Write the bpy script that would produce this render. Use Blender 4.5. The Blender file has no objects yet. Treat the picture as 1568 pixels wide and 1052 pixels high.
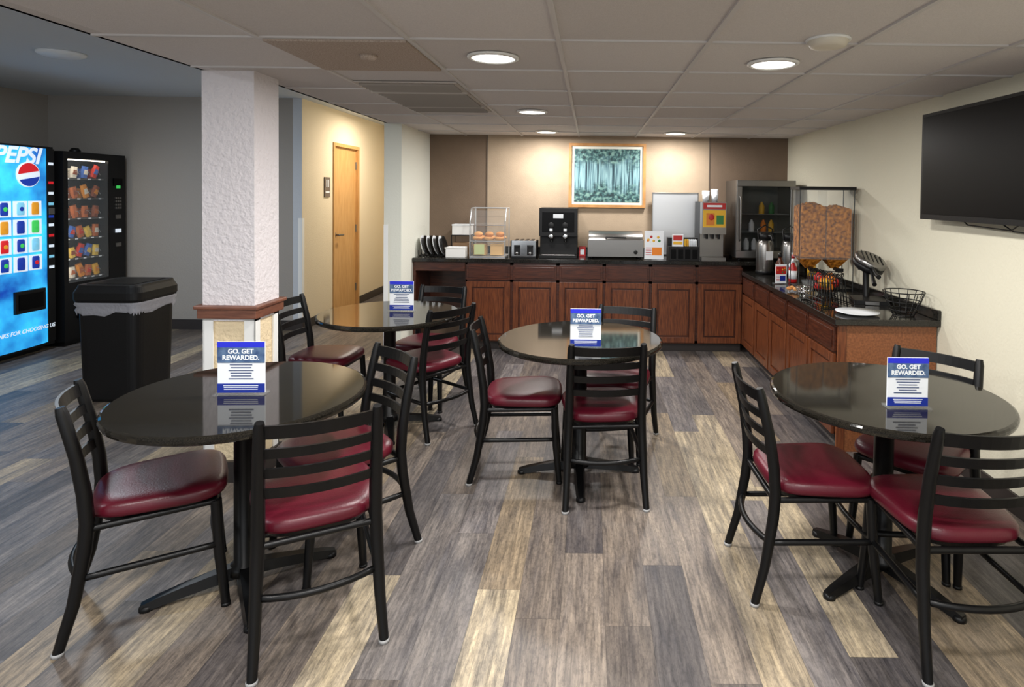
import bpy, bmesh, math, random
from mathutils import Vector, Matrix, Euler
random.seed(4)
S=bpy.context.scene
H=1.557
CZ=2.18      # dropped ceiling
HZ=2.57      # high ceiling
# ---------------------------------------------------------------- materials
def srgb(c):
    return tuple(((x/255.0)/12.92 if x/255.0<=0.04045 else ((x/255.0+0.055)/1.055)**2.4) for x in c)+(1,)
MC={}
def mat(name,col,rough=0.5,metal=0.0,emit=None,es=1.0,alpha=1.0,var=0.0,vscale=20,bump=0.0,bscale=60,coat=0.0,stretch=(1,1,1),col2=None,spec=0.5,detail=4):
    if name in MC: return MC[name]
    m=bpy.data.materials.new(name); m.use_nodes=True; nt=m.node_tree; p=nt.nodes['Principled BSDF']
    p.inputs['Base Color'].default_value=srgb(col); p.inputs['Roughness'].default_value=rough
    p.inputs['Metallic'].default_value=metal; p.inputs['Alpha'].default_value=alpha
    p.inputs['Specular IOR Level'].default_value=spec
    p.inputs['Coat Weight'].default_value=coat; p.inputs['Coat Roughness'].default_value=0.08
    if emit: p.inputs['Emission Color'].default_value=srgb(emit); p.inputs['Emission Strength'].default_value=es
    tc=nt.nodes.new('ShaderNodeTexCoord'); mp=nt.nodes.new('ShaderNodeMapping'); mp.inputs['Scale'].default_value=stretch
    nt.links.new(tc.outputs['Object'],mp.inputs['Vector'])
    c2=srgb(col2) if col2 else None
    if var>0 or c2:
        n=nt.nodes.new('ShaderNodeTexNoise'); n.inputs['Scale'].default_value=vscale; n.inputs['Detail'].default_value=detail
        nt.links.new(mp.outputs['Vector'],n.inputs['Vector'])
        r=nt.nodes.new('ShaderNodeValToRGB'); r.color_ramp.elements[0].position=0.35; r.color_ramp.elements[1].position=0.65
        a=srgb(col)
        if c2: r.color_ramp.elements[0].color=a; r.color_ramp.elements[1].color=c2
        else:
            r.color_ramp.elements[0].color=tuple(x*(1-var) for x in a[:3])+(1,)
            r.color_ramp.elements[1].color=tuple(min(1,x*(1+var)) for x in a[:3])+(1,)
        nt.links.new(n.outputs['Fac'],r.inputs['Fac']); nt.links.new(r.outputs['Color'],p.inputs['Base Color'])
    if bump>0:
        n2=nt.nodes.new('ShaderNodeTexNoise'); n2.inputs['Scale'].default_value=bscale; n2.inputs['Detail'].default_value=5
        nt.links.new(mp.outputs['Vector'],n2.inputs['Vector'])
        bp=nt.nodes.new('ShaderNodeBump'); bp.inputs['Strength'].default_value=bump; bp.inputs['Distance'].default_value=0.01
        nt.links.new(n2.outputs['Fac'],bp.inputs['Height']); nt.links.new(bp.outputs['Normal'],p.inputs['Normal'])
    MC[name]=m; return m

def forest_mat():
    m=bpy.data.materials.new('forest_print'); m.use_nodes=True; nt=m.node_tree; p=nt.nodes['Principled BSDF']; L=nt.links; N=nt.nodes.new
    p.inputs['Roughness'].default_value=.5
    tc=N('ShaderNodeTexCoord')
    def noise(st,scale,det,loc=(0,0,0)):
        mp=N('ShaderNodeMapping'); mp.inputs['Scale'].default_value=st; mp.inputs['Location'].default_value=loc; L.new(tc.outputs['Object'],mp.inputs[0])
        n=N('ShaderNodeTexNoise'); n.inputs['Scale'].default_value=scale; n.inputs['Detail'].default_value=det; L.new(mp.outputs[0],n.inputs['Vector']); return n.outputs['Fac']
    def ramp(f,els):
        r=N('ShaderNodeValToRGB'); e=r.color_ramp.elements
        while len(e)<len(els): e.new(.5)
        for i,(q,c) in enumerate(els): e[i].position=q; e[i].color=c if len(c)==4 else srgb(c)
        L.new(f,r.inputs[0]); return r.outputs[0]
    trunks=ramp(noise((24,1,1.1),1.0,4),[(.38,(26,50,62)),(.42,(70,106,118)),(.50,(140,176,180)),(.56,(92,132,142)),(.60,(30,58,68))])
    leaves=ramp(noise((1,1,1),26,9,(3,0,2)),[(.40,(22,48,52)),(.5,(52,92,94)),(.62,(116,152,142))])
    sx=N('ShaderNodeSeparateXYZ'); L.new(tc.outputs['Object'],sx.inputs[0])
    ab=N('ShaderNodeMath'); ab.operation='ABSOLUTE'; L.new(sx.outputs['Z'],ab.inputs[0])
    ad=N('ShaderNodeMath'); ad.operation='MULTIPLY_ADD'; L.new(noise((1,1,1),7,6),ad.inputs[0]); ad.inputs[1].default_value=.4; L.new(ab.outputs[0],ad.inputs[2])
    f=ramp(ad.outputs[0],[(.29,(0,0,0,1)),(.38,(1,1,1,1))])
    mx=N('ShaderNodeMix'); mx.data_type='RGBA'; L.new(f,mx.inputs[0]); L.new(trunks,mx.inputs[6]); L.new(leaves,mx.inputs[7])
    L.new(mx.outputs[2],p.inputs['Base Color']); return m

def floor_mat():
    m=bpy.data.materials.new('vinyl_plank'); m.use_nodes=True; nt=m.node_tree; p=nt.nodes['Principled BSDF']; L=nt.links
    N=lambda t:nt.nodes.new(t)
    def math_(op,a,b=None):
        n=N('ShaderNodeMath'); n.operation=op
        for i,x in enumerate((a,b)):
            if x is None: continue
            if isinstance(x,(int,float)): n.inputs[i].default_value=x
            else: L.new(x,n.inputs[i])
        return n.outputs[0]
    tc=N('ShaderNodeTexCoord'); sx=N('ShaderNodeSeparateXYZ'); L.new(tc.outputs['Object'],sx.inputs[0])
    W=0.165; LN=1.2
    u=math_('DIVIDE',math_('ADD',sx.outputs['X'],20.06),W); ci=math_('FLOOR',u); fu=math_('FRACT',u)
    wn=N('ShaderNodeTexWhiteNoise'); wn.noise_dimensions='1D'; L.new(ci,wn.inputs['W'])
    v=math_('ADD',math_('DIVIDE',math_('ADD',sx.outputs['Y'],20),LN),math_('MULTIPLY',wn.outputs['Value'],7.0))
    ri=math_('FLOOR',v); fv=math_('FRACT',v)
    cb=N('ShaderNodeCombineXYZ'); L.new(ci,cb.inputs[0]); L.new(ri,cb.inputs[1])
    w2=N('ShaderNodeTexWhiteNoise'); w2.noise_dimensions='2D'; L.new(cb.outputs[0],w2.inputs['Vector'])
    r=N('ShaderNodeValToRGB'); r.color_ramp.interpolation='CONSTANT'
    cols=[(98,92,90),(122,112,103),(156,143,122),(111,106,104),(86,82,82),(138,124,105),(117,112,111),(170,157,134),(104,96,90),(128,118,109)]
    e=r.color_ramp.elements
    while len(e)<len(cols): e.new(0.5)
    for i,c in enumerate(cols): e[i].position=i/len(cols); e[i].color=srgb(c)
    L.new(w2.outputs['Value'],r.inputs['Fac'])
    def mul(a,b):
        x=N('ShaderNodeMix'); x.data_type='RGBA'; x.blend_type='MULTIPLY'; x.inputs[0].default_value=1
        L.new(a,x.inputs[6]); L.new(b,x.inputs[7]); return x.outputs[2]
    def grain(ys,scale,det,rg,dist,p0,p1,c0,c1):
        cg=N('ShaderNodeCombineXYZ'); L.new(sx.outputs['X'],cg.inputs[0])
        L.new(math_('MULTIPLY',sx.outputs['Y'],ys),cg.inputs[1]); L.new(math_('MULTIPLY',w2.outputs['Value'],30),cg.inputs[2])
        g=N('ShaderNodeTexNoise'); g.inputs['Scale'].default_value=scale; g.inputs['Detail'].default_value=det; g.inputs['Roughness'].default_value=rg; g.inputs['Distortion'].default_value=dist
        L.new(cg.outputs[0],g.inputs['Vector'])
        gr=N('ShaderNodeValToRGB'); gr.color_ramp.elements[0].position=p0; gr.color_ramp.elements[0].color=c0
        gr.color_ramp.elements[1].position=p1; gr.color_ramp.elements[1].color=c1
        L.new(g.outputs['Fac'],gr.inputs['Fac']); return g.outputs['Fac'],gr.outputs['Color']
    gf,g1=grain(.07,70,9,.75,.5,.36,.62,(.46,.46,.48,1),(1.22,1.21,1.19,1))
    _,g2=grain(.14,16,6,.65,.6,.36,.64,(.62,.63,.67,1),(1.18,1.15,1.08,1))
    _,g3=grain(.5,90,4,.7,0,.44,.5,(.82,.82,.83,1),(1.03,1.03,1.03,1))
    c=mul(mul(mul(r.outputs['Color'],g1),g2),g3)
    ed=math_('MINIMUM',math_('MULTIPLY',math_('MINIMUM',fu,math_('SUBTRACT',1,fu)),W),math_('MULTIPLY',math_('MINIMUM',fv,math_('SUBTRACT',1,fv)),LN))
    gp=math_('ADD',0.6,math_('MULTIPLY',math_('GREATER_THAN',ed,0.001),0.4))
    cg2=N('ShaderNodeCombineXYZ'); [L.new(gp,cg2.inputs[i]) for i in range(3)]
    L.new(mul(c,cg2.outputs[0]),p.inputs['Base Color'])
    p.inputs['Roughness'].default_value=0.42; p.inputs['Specular IOR Level'].default_value=0.4
    bp=N('ShaderNodeBump'); bp.inputs['Strength'].default_value=0.12; bp.inputs['Distance'].default_value=0.004
    L.new(gf,bp.inputs['Height']); L.new(bp.outputs['Normal'],p.inputs['Normal'])
    return m

def tile_mat():
    m=mat('ceiling_tile',(212,206,203),0.95,var=0.05,vscale=220,bump=0.25,bscale=260); nt=m.node_tree; N=nt.nodes.new; L=nt.links
    p=nt.nodes['Principled BSDF']; src=p.inputs['Base Color'].links[0].from_socket
    tc=[n for n in nt.nodes if n.type=='TEX_COORD'][0]
    va=N('ShaderNodeVectorMath'); va.operation='ADD'; va.inputs[1].default_value=(.75+6.1,-2.48+12.2,0); L.new(tc.outputs['Object'],va.inputs[0])
    vs=N('ShaderNodeVectorMath'); vs.operation='SCALE'; vs.inputs['Scale'].default_value=1/.61; L.new(va.outputs[0],vs.inputs[0])
    vf=N('ShaderNodeVectorMath'); vf.operation='FLOOR'; L.new(vs.outputs[0],vf.inputs[0])
    wn=N('ShaderNodeTexWhiteNoise'); wn.noise_dimensions='2D'; L.new(vf.outputs[0],wn.inputs['Vector'])
    r=N('ShaderNodeValToRGB'); r.color_ramp.elements[0].color=(.86,.85,.84,1); r.color_ramp.elements[1].color=(1,1,1,1); r.color_ramp.elements[1].position=.5
    L.new(wn.outputs['Value'],r.inputs[0])
    x=N('ShaderNodeMix'); x.data_type='RGBA'; x.blend_type='MULTIPLY'; x.inputs[0].default_value=1; L.new(src,x.inputs[6]); L.new(r.outputs[0],x.inputs[7])
    L.new(x.outputs[2],p.inputs['Base Color']); return m

M_floor=floor_mat()
M_tile=tile_mat()
M_grid=mat('ceiling_grid_metal',(200,196,194),0.5)
M_gyp=mat('gypsum_ceiling',(200,206,212),0.95,bump=0.1,bscale=50)
M_cream=mat('cream_wall',(222,207,178),0.85,bump=0.25,bscale=70)
M_creamR=mat('cream_wall_right',(214,209,188),0.85,bump=0.25,bscale=60)
M_whitew=mat('pale_wall',(222,222,210),0.85,bump=0.2,bscale=60)
M_grayw=mat('gray_wall',(158,152,145),0.85,bump=0.2,bscale=60)
M_creamlit=mat('cream_wall_bluelit',(196,200,206),0.85,bump=0.2,bscale=60)  # cream hall wall end, with bluish light put into its colour
M_tanw=mat('tan_wallcovering',(164,145,122),0.8,var=0.05,vscale=6,bump=0.2,bscale=120)
M_tand=mat('brown_wallcovering',(114,96,79),0.8,var=0.05,vscale=6,bump=0.2,bscale=120)
M_stucco=mat('white_stucco',(218,212,214),0.9,bump=1.0,bscale=42)
M_stucco2=mat('cream_stucco',(226,206,170),0.9,bump=0.9,bscale=42)
M_white=mat('white_plastic',(235,235,232),0.4)
M_base=mat('dark_baseboard',(48,42,40),0.5)
M_black=mat('black_metal',(9,9,10),0.36,spec=0.3)
M_blackp=mat('black_plastic',(13,13,14),0.42,bump=0.05,bscale=100,spec=.3)
M_vinyl=mat('burgundy_vinyl',(82,15,30),0.36,var=0.06,vscale=8,bump=0.08,bscale=160,spec=.4)
M_gran=mat('dark_granite',(17,16,13),0.06,col2=(36,33,28),vscale=260,detail=3,spec=0.35)
M_gran2=mat('black_granite',(14,14,14),0.1,col2=(40,38,34),vscale=180,detail=3)
M_cherry=mat('cherry_wood',(78,37,18),0.32,col2=(114,62,33),vscale=14,stretch=(6,6,0.6),coat=0.1)
M_cherryd=mat('cherry_wood_dark',(50,22,14),0.32,col2=(80,40,24),vscale=14,stretch=(0.6,6,6),coat=0.1)
M_panelw=mat('end_panel_wood',(112,66,38),0.4,col2=(140,86,52),vscale=14,stretch=(0.6,6,6))
M_oak=mat('oak_door_wood',(190,142,82),0.4,col2=(206,160,102),vscale=8,stretch=(8,8,0.6))
M_rail=mat('rail_wood',(98,58,42),0.4,col2=(122,76,56),vscale=10,stretch=(1,1,8))
M_steel=mat('brushed_steel',(138,136,133),0.3,metal=0.95,bump=0.03,bscale=200)
M_steel2=mat('steel_sheet',(190,192,194),0.35,metal=0.7)
M_chrome=mat('chrome',(200,200,200),0.12,metal=1.0)
M_acr=mat('clear_acrylic',(225,232,235),0.05,alpha=0.06)
M_glass=mat('dark_glass',(20,24,24),0.04,alpha=0.25)
M_screen=mat('tv_screen',(3,3,4),0.35,spec=.12)
M_bag=mat('clear_bin_liner',(190,190,198),0.25,alpha=0.55,bump=0.8,bscale=40)
M_blue=mat('card_blue',(30,40,200),0.4)
M_navy=mat('card_navy',(20,44,140),0.4)
M_cardimg=mat('card_photo',(40,66,110),0.4,col2=(92,118,150),vscale=30)
M_card=mat('card_white',(232,236,240),0.4)
M_cardtxt=mat('card_text',(70,84,120),0.5)
M_vent=mat('brown_vent',(156,138,124),0.7,col2=(186,170,156),vscale=160)
M_vent2=mat('gray_vent',(182,174,166),0.6)
M_ventd=mat('vent_slot_dark',(146,138,130),0.8)
M_seam=mat('wall_seam_strip',(92,80,68),0.6)
M_cereal=mat('cereal',(196,126,44),0.9,col2=(104,58,16),vscale=38,bump=1.0,bscale=38,spec=.1,detail=3)
M_bread=mat('bread',(184,118,58),0.8,col2=(216,160,98),vscale=12)
M_orange=mat('orange_peel',(230,130,30),0.5,bump=0.2,bscale=150)
M_red=mat('red_plastic',(180,30,30),0.4)
M_yel=mat('yellow_label',(226,176,46),0.5)
M_green=mat('green_label',(50,120,60),0.5)
M_frame=mat('maple_frame',(164,114,60),0.35,col2=(184,134,78),vscale=10)
M_mat=mat('picture_mat',(220,218,204),0.7)

# ---------------------------------------------------------------- mesh builder
class B:
    def __init__(s): s.v=[];s.f=[];s.mi=[];s.sm=[]; s.mats=[]
    def idx(s,m):
        if m not in s.mats: s.mats.append(m)
        return s.mats.index(m)
    def add(s,vs,fs,m,smooth=False,M=None):
        o=len(s.v)
        for v in vs:
            v=Vector(v)
            if M is not None: v=M@v
            s.v.append(v)
        k=s.idx(m)
        for f in fs: s.f.append(tuple(i+o for i in f)); s.mi.append(k); s.sm.append(smooth)
    def box(s,c,d,m,rot=(0,0,0),top=(1,1),M=None):
        x,y,z=[q/2 for q in d]
        vs=[(-x,-y,-z),(x,-y,-z),(x,y,-z),(-x,y,-z),(-x*top[0],-y*top[1],z),(x*top[0],-y*top[1],z),(x*top[0],y*top[1],z),(-x*top[0],y*top[1],z)]
        T=Matrix.Translation(c)@Euler(rot).to_matrix().to_4x4()
        if M is not None: T=M@T
        s.add(vs,[(0,3,2,1),(4,5,6,7),(0,1,5,4),(1,2,6,5),(2,3,7,6),(3,0,4,7)],m,False,T)
    def b2(s,x0,x1,y0,y1,z0,z1,m,M=None): s.box(((x0+x1)/2,(y0+y1)/2,(z0+z1)/2),(abs(x1-x0),abs(y1-y0),abs(z1-z0)),m,M=M)
    def tube(s,pts,r,m,seg=10,closed=False,M=None,flat=1.0):
        pts=[Vector(p) for p in pts]; n=len(pts)
        rs=r if isinstance(r,(list,tuple)) else [r]*n
        vs=[];fs=[];up=None
        for i,p in enumerate(pts):
            if closed: t=pts[(i+1)%n]-pts[i-1]
            else: t=pts[min(i+1,n-1)]-pts[max(i-1,0)]
            t.normalize()
            if up is None:
                up=Vector((0,0,1)) if abs(t.z)<0.9 else Vector((0,1,0))
            u=(up-t*up.dot(t)); u.normalize(); w=t.cross(u); up=u
            for k in range(seg):
                a=2*math.pi*k/seg
                vs.append(p+(u*math.cos(a)*flat+w*math.sin(a))*rs[i])
        m_=n if closed else n-1
        for i in range(m_):
            j=(i+1)%n
            for k in range(seg):
                k2=(k+1)%seg
                fs.append((i*seg+k,i*seg+k2,j*seg+k2,j*seg+k))
        s.add(vs,fs,m,True,M)
        if not closed:
            s.add(vs[:seg],[tuple(range(seg))],m,False,M); s.add(vs[-seg:],[tuple(range(seg))],m,False,M)
    def lathe(s,prof,c,m,seg=32,M=None,smooth=True,sx=1,sy=1):
        vs=[];fs=[];n=len(prof)
        for r,z in prof:
            for k in range(seg):
                a=2*math.pi*k/seg; vs.append((c[0]+r*math.cos(a)*sx,c[1]+r*math.sin(a)*sy,c[2]+z))
        for i in range(n-1):
            for k in range(seg):
                k2=(k+1)%seg; fs.append((i*seg+k,i*seg+k2,(i+1)*seg+k2,(i+1)*seg+k))
        if prof[0][0]>1e-4: fs.append(tuple(range(seg))[::-1])
        if prof[-1][0]>1e-4: fs.append(tuple(range((n-1)*seg,n*seg)))
        s.add(vs,fs,m,smooth,M)
    def ball(s,c,r,m,sc=(1,1,1),seg=16,M=None):
        pr=[(max(1e-5,r*math.sin(math.pi*i/8)),-r*math.cos(math.pi*i/8)*sc[2]) for i in range(9)]
        s.lathe(pr,c,m,seg,M,True,sc[0],sc[1])
    def layers(s,outline,levels,m,smooth=True,M=None):
        n=len(outline); vs=[];fs=[]
        for z,sc in levels:
            for x,y in outline: vs.append((x*sc,y*sc,z))
        for i in range(len(levels)-1):
            for k in range(n):
                k2=(k+1)%n; fs.append((i*n+k,i*n+k2,(i+1)*n+k2,(i+1)*n+k))
        fs.append(tuple(range(n))[::-1]); fs.append(tuple(range((len(levels)-1)*n,len(levels)*n)))
        s.add(vs,fs,m,smooth,M)
    def slat(s,pts,h,t,m,lean=0.0,M=None):
        pts=[Vector(p) for p in pts]; n=len(pts); vs=[];fs=[]
        for i,p in enumerate(pts):
            tg=(pts[min(i+1,n-1)]-pts[max(i-1,0)]).normalized(); nr=Vector((-tg.y,tg.x,0)).normalized()
            for a,b in ((-1,-1),(1,-1),(1,1),(-1,1)):
                vs.append(p+nr*(a*t/2-b*lean*h/2)+Vector((0,0,b*h/2)))
        for i in range(n-1):
            for k in range(4):
                k2=(k+1)%4; fs.append((i*4+k,i*4+k2,(i+1)*4+k2,(i+1)*4+k))
        fs.append((0,1,2,3)); fs.append(tuple(range((n-1)*4,n*4)))
        s.add(vs,fs,m,False,M)
    def obj(s,name,loc=(0,0,0),rz=0.0,bevel=0.0,parent=None):
        me=bpy.data.meshes.new(name); me.from_pydata([tuple(v) for v in s.v],[],s.f)
        for m in s.mats: me.materials.append(m)
        for p,k,sm in zip(me.polygons,s.mi,s.sm): p.material_index=k; p.use_smooth=sm
        bm=bmesh.new(); bm.from_mesh(me); bmesh.ops.recalc_face_normals(bm,faces=bm.faces); bm.to_mesh(me); bm.free()
        o=bpy.data.objects.new(name,me); S.collection.objects.link(o); o.location=loc; o.rotation_euler=(0,0,rz)
        if parent: o.parent=parent
        if bevel>0:
            md=o.modifiers.new('bevel','BEVEL'); md.width=bevel; md.segments=2; md.limit_method='ANGLE'; md.angle_limit=math.radians(50)
        return o
def text(parent,t,size,loc,m,rot=(math.pi/2,0,0),shear=0.0,name='lettering',sx=1.0,bold=0.0):
    c=bpy.data.curves.new(name,'FONT'); c.body=t; c.size=size; c.align_x='CENTER'; c.align_y='CENTER'; c.extrude=0.0004; c.shear=shear; c.offset=bold
    c.materials.append(m); o=bpy.data.objects.new(name,c); S.collection.objects.link(o); o.parent=parent; o.location=loc; o.rotation_euler=rot; o.scale=(sx,1,1); return o

# ---------------------------------------------------------------- room shell
XR=2.12; YB=6.58; XP=-1.75; YN=-2.6
b=B(); b.b2(-6.1,XR+.1,YN,9.5,-0.1,0,M_floor); b.obj('floor')
b=B(); b.b2(XP,-1.13,YB,YB+.1,0,HZ,M_tand); b.b2(-1.13,1.275,YB,YB+.1,0,HZ,M_tanw); b.b2(1.275,XR,YB,YB+.1,0,HZ,M_tand); b.obj('wall_back')
b=B()
for x in (-1.13,1.275): b.b2(x-.006,x+.006,YB-.006,YB-.0005,0.912,CZ,M_seam)
b.obj('trim_1')
b=B(); b.b2(XR,XR+.1,YN,YB+.1,0,HZ,M_creamR); b.obj('wall_right')
b=B(); b.b2(-1.91,XP,5.6,9.4,0,HZ,M_whitew); b.obj('wall_partition')
b=B(); b.b2(-6.1,-3.3,6.72,6.82,0,HZ,M_grayw); b.obj('wall_left_back')
dy0,dy1,dz=7.52,8.36,2.16
b=B(); b.b2(-3.3,-3.2,6.722,dy0,0,HZ,M_cream); b.b2(-3.3,-3.2,6.72,6.722,0,HZ,M_creamlit); b.obj('wall_hall_near')
b=B(); b.b2(-3.3,-3.2,dy1,9.4,0,HZ,M_cream); b.obj('wall_hall_far')
b=B(); b.b2(-3.3,-3.2,dy0,dy1,dz,HZ,M_cream); b.obj('wall_hall_header')
b=B(); b.b2(-3.3,XP,9.4,9.5,0,HZ,M_cream); b.obj('wall_hall_end')
b=B(); b.b2(-6.1,-6.0,YN,6.72,0,HZ,M_grayw); b.obj('wall_left')
b=B(); b.b2(-6.1,XP,YN,9.5,HZ,HZ+.1,M_gyp); b.obj('ceiling_hall')
b=B(); b.b2(-1.76,XR,YN,YB,CZ,CZ+.1,M_tile)
b.b2(-2.05,-1.76,YN,3.46,CZ,CZ+.1,M_tile); b.b2(-1.88,-1.76,3.46,5.6,CZ,CZ+.1,M_tile)
b.b2(-2.05,-2.03,YN,3.46,CZ,HZ,M_gyp); b.b2(-1.88,-1.86,3.46,5.6,CZ,HZ,M_gyp)
gz=CZ-.008
for i in range(-1,6):
    x=-.75+.61*i
    if x<-1.8 or x>XR: continue
    b.b2(x-.010,x+.010,YN,YB,gz,CZ+.01,M_grid)
y=2.48-.61*8
while y<YB:
    b.b2(-2.03 if y<3.4 else -1.86,XR,y-.010,y+.010,gz+.0005,CZ+.01,M_grid); y+=.61
b.obj('ceiling')
# door
b=B()
b.b2(-3.255,-3.225,dy0+.045,dy1-.045,0.005,dz-.045,M_oak)
for a,c in ((dy0+.001,dy0+.045),(dy1-.045,dy1-.001)): b.b2(-3.3,-3.185,a,c,0.001,dz-.001,M_oak)
b.b2(-3.3,-3.185,dy0+.045,dy1-.045,dz-.045,dz-.001,M_oak)
for z in (.25,1.05,1.9): b.tube([(-3.22,dy1-.05,z-.05),(-3.22,dy1-.05,z+.05)],.01,M_steel)
b.lathe([(.03,0),(.03,.012)],(0,0,0),M_steel,16,M=Matrix.Translation((-3.225,dy0+.12,1.0))@Matrix.Rotation(math.pi/2,4,'Y'))
b.tube([(-3.215,dy0+.12,1.0),(-3.17,dy0+.12,1.0),(-3.165,dy0+.15,1.0),(-3.165,dy0+.24,.995)],.013,M_steel)
b.obj('door_1',bevel=.003)
b=B(); b.b2(-3.2,-3.188,7.27,7.42,1.48,1.72,mat('sign_brown',(112,98,86),.5)); b.b2(-3.188,-3.186,7.31,7.335,1.6,1.69,M_card); b.b2(-3.188,-3.186,7.355,7.38,1.6,1.69,M_card); b.b2(-3.188,-3.186,7.29,7.40,1.53,1.55,M_card)
b.obj('restroom_sign',bevel=.002)
# baseboards
b=B(); b.b2(-6.0,-3.2,6.705,6.72,0,.11,M_base); b.obj('baseboard_left_back')
b=B(); b.b2(-3.2,-3.185,6.705,dy0,0,.1,M_base); b.b2(-3.2,-3.185,dy1,9.4,0,.1,M_base); b.obj('baseboard_hall')
b=B(); b.b2(-1.925,-1.91,5.585,9.4,0,.1,M_base); b.b2(-1.91,XP,5.585,5.6,0,.1,M_base); b.obj('baseboard_partition')
b=B(); b.b2(XR-.014,XR,YN,3.55,0,.1,M_base); b.obj('baseboard_right')
b=B(); b.b2(-6.0,-5.985,YN,6.7,0,.1,M_base); b.obj('baseboard_left')
b=B(); b.b2(-3.24,-3.2,6.712,6.718,.11,1.25,M_white); b.b2(-3.198,-3.192,6.712,6.76,.11,1.25,M_white); b.obj('trim_2')
b=B(); b.b2(-1.91,-1.87,5.592,5.598,.11,1.25,M_white); b.obj('trim_3')
b=B(); b.b2(-4.16,-4.08,6.708,6.719,.42,.54,M_white); b.obj('wall_outlet',bevel=.002)
# column
cx0,cx1,cy0,cy1=-2.05,-1.775,3.2,3.45
b=B()
b.b2(cx0,cx1,cy0,cy1,.86,CZ,M_stucco)
b.b2(cx0+.01,cx1-.01,cy0+.01,cy1-.01,0,.88,M_stucco2)
for x in (cx0,cx1):
    for y in (cy0,cy1):
        dx=.055 if x==cx0 else -.055; dy=.055 if y==cy0 else -.055
        b.b2(x,x+dx,y,y+dy*.15,.1,.89,M_white); b.b2(x,x+dx*.15,y,y+dy,.1,.89,M_white)
b.b2(cx0-.012,cx1+.012,cy0-.012,cy1+.012,0,.11,M_base)
b.obj('column')
b=B()
b.b2(cx0-.02,cx1+.02,cy0-.02,cy1+.02,.875,.945,M_rail); b.b2(cx0-.032,cx1+.032,cy0-.032,cy1+.032,.925,.945,M_rail)
b.obj('trim_4',bevel=.005)

# ceiling fixtures
LW=mat('led_lens',(255,255,250),.5,emit=(255,250,240),es=4.0)
def downlight(x,y,power=22):
    b=B(); b.lathe([(.118,0),(.118,-.006),(.1,-.012),(.098,-.004)],(0,0,0),M_white,32)
    b.lathe([(.0001,-.006),(.098,-.006)],(0,0,0),LW,32)
    o=b.obj('recessed_downlight',(x,y,CZ-.004))
    l=bpy.data.lights.new('lamp','AREA'); l.shape='DISK'; l.size=.19; l.energy=power; l.color=(1,.975,.95)
    lo=bpy.data.objects.new('lamp',l); S.collection.objects.link(lo); lo.location=(0,0,-.018); lo.parent=o
for x,y,p in ((-.455,2.79,33),(-.455,4.62,34),(-.455,6.12,24),(.84,2.85,33),(.84,6.12,24),(-.455,.96,28),(.78,.96,28),(-.455,-.9,28),(.78,-.9,28),(-1.6,.96,26)):
    downlight(x,y,p)
def hall_light(x,y,p,col):
    b=B(); b.lathe([(.15,0),(.15,-.015),(.12,-.03),(.0001,-.032)],(0,0,0),mat('frosted_lens',(230,235,240),.5),32)
    o=b.obj('hall_fill_light',(x,y,HZ))
    l=bpy.data.lights.new('lamp','AREA'); l.shape='DISK'; l.size=.26; l.energy=p; l.color=col
    lo=bpy.data.objects.new('lamp',l); S.collection.objects.link(lo); lo.location=(0,0,-.04); lo.parent=o
hall_light(-2.5,7.9,34,(1,.9,.78)); hall_light(-4.0,4.6,36,(.84,.92,1)); hall_light(-3.6,1.0,36,(.84,.92,1))  # fixtures added to brighten the door wall and the left wing
b=B(); b.lathe([(.075,0),(.078,-.012),(.068,-.03),(.05,-.034),(.0001,-.036)],(0,0,0),mat('aged_plastic',(214,206,190),.5),32); b.lathe([(.085,0),(.085,-.008)],(0,0,0),M_white,32)
b.obj('smoke_detector',(.93,2.42,CZ))
b=B(); b.box((0,0,-.006),(.585,.585,.012),M_vent)
b.lathe([(.04,-.012),(.03,-.03),(.0001,-.032)],(0.05,-.05,0),M_vent,20)
b.obj('perforated_ceiling_vent',(-1.055,2.785,CZ-.004))
b=B(); b.box((0,0,-.004),(.585,1.19,.008),M_vent2)
for i in range(22): b.box((0,-.56+i*.0533,-.012),(.54,.012,.012),M_ventd,rot=(.5,0,0))
for i in range(2): b.box((0,-.3+i*.6,-.014),(.585,.02,.014),M_vent2)
b.obj('ceiling_return_grille',(-1.055,4.005+.02,CZ-.004))

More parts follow.
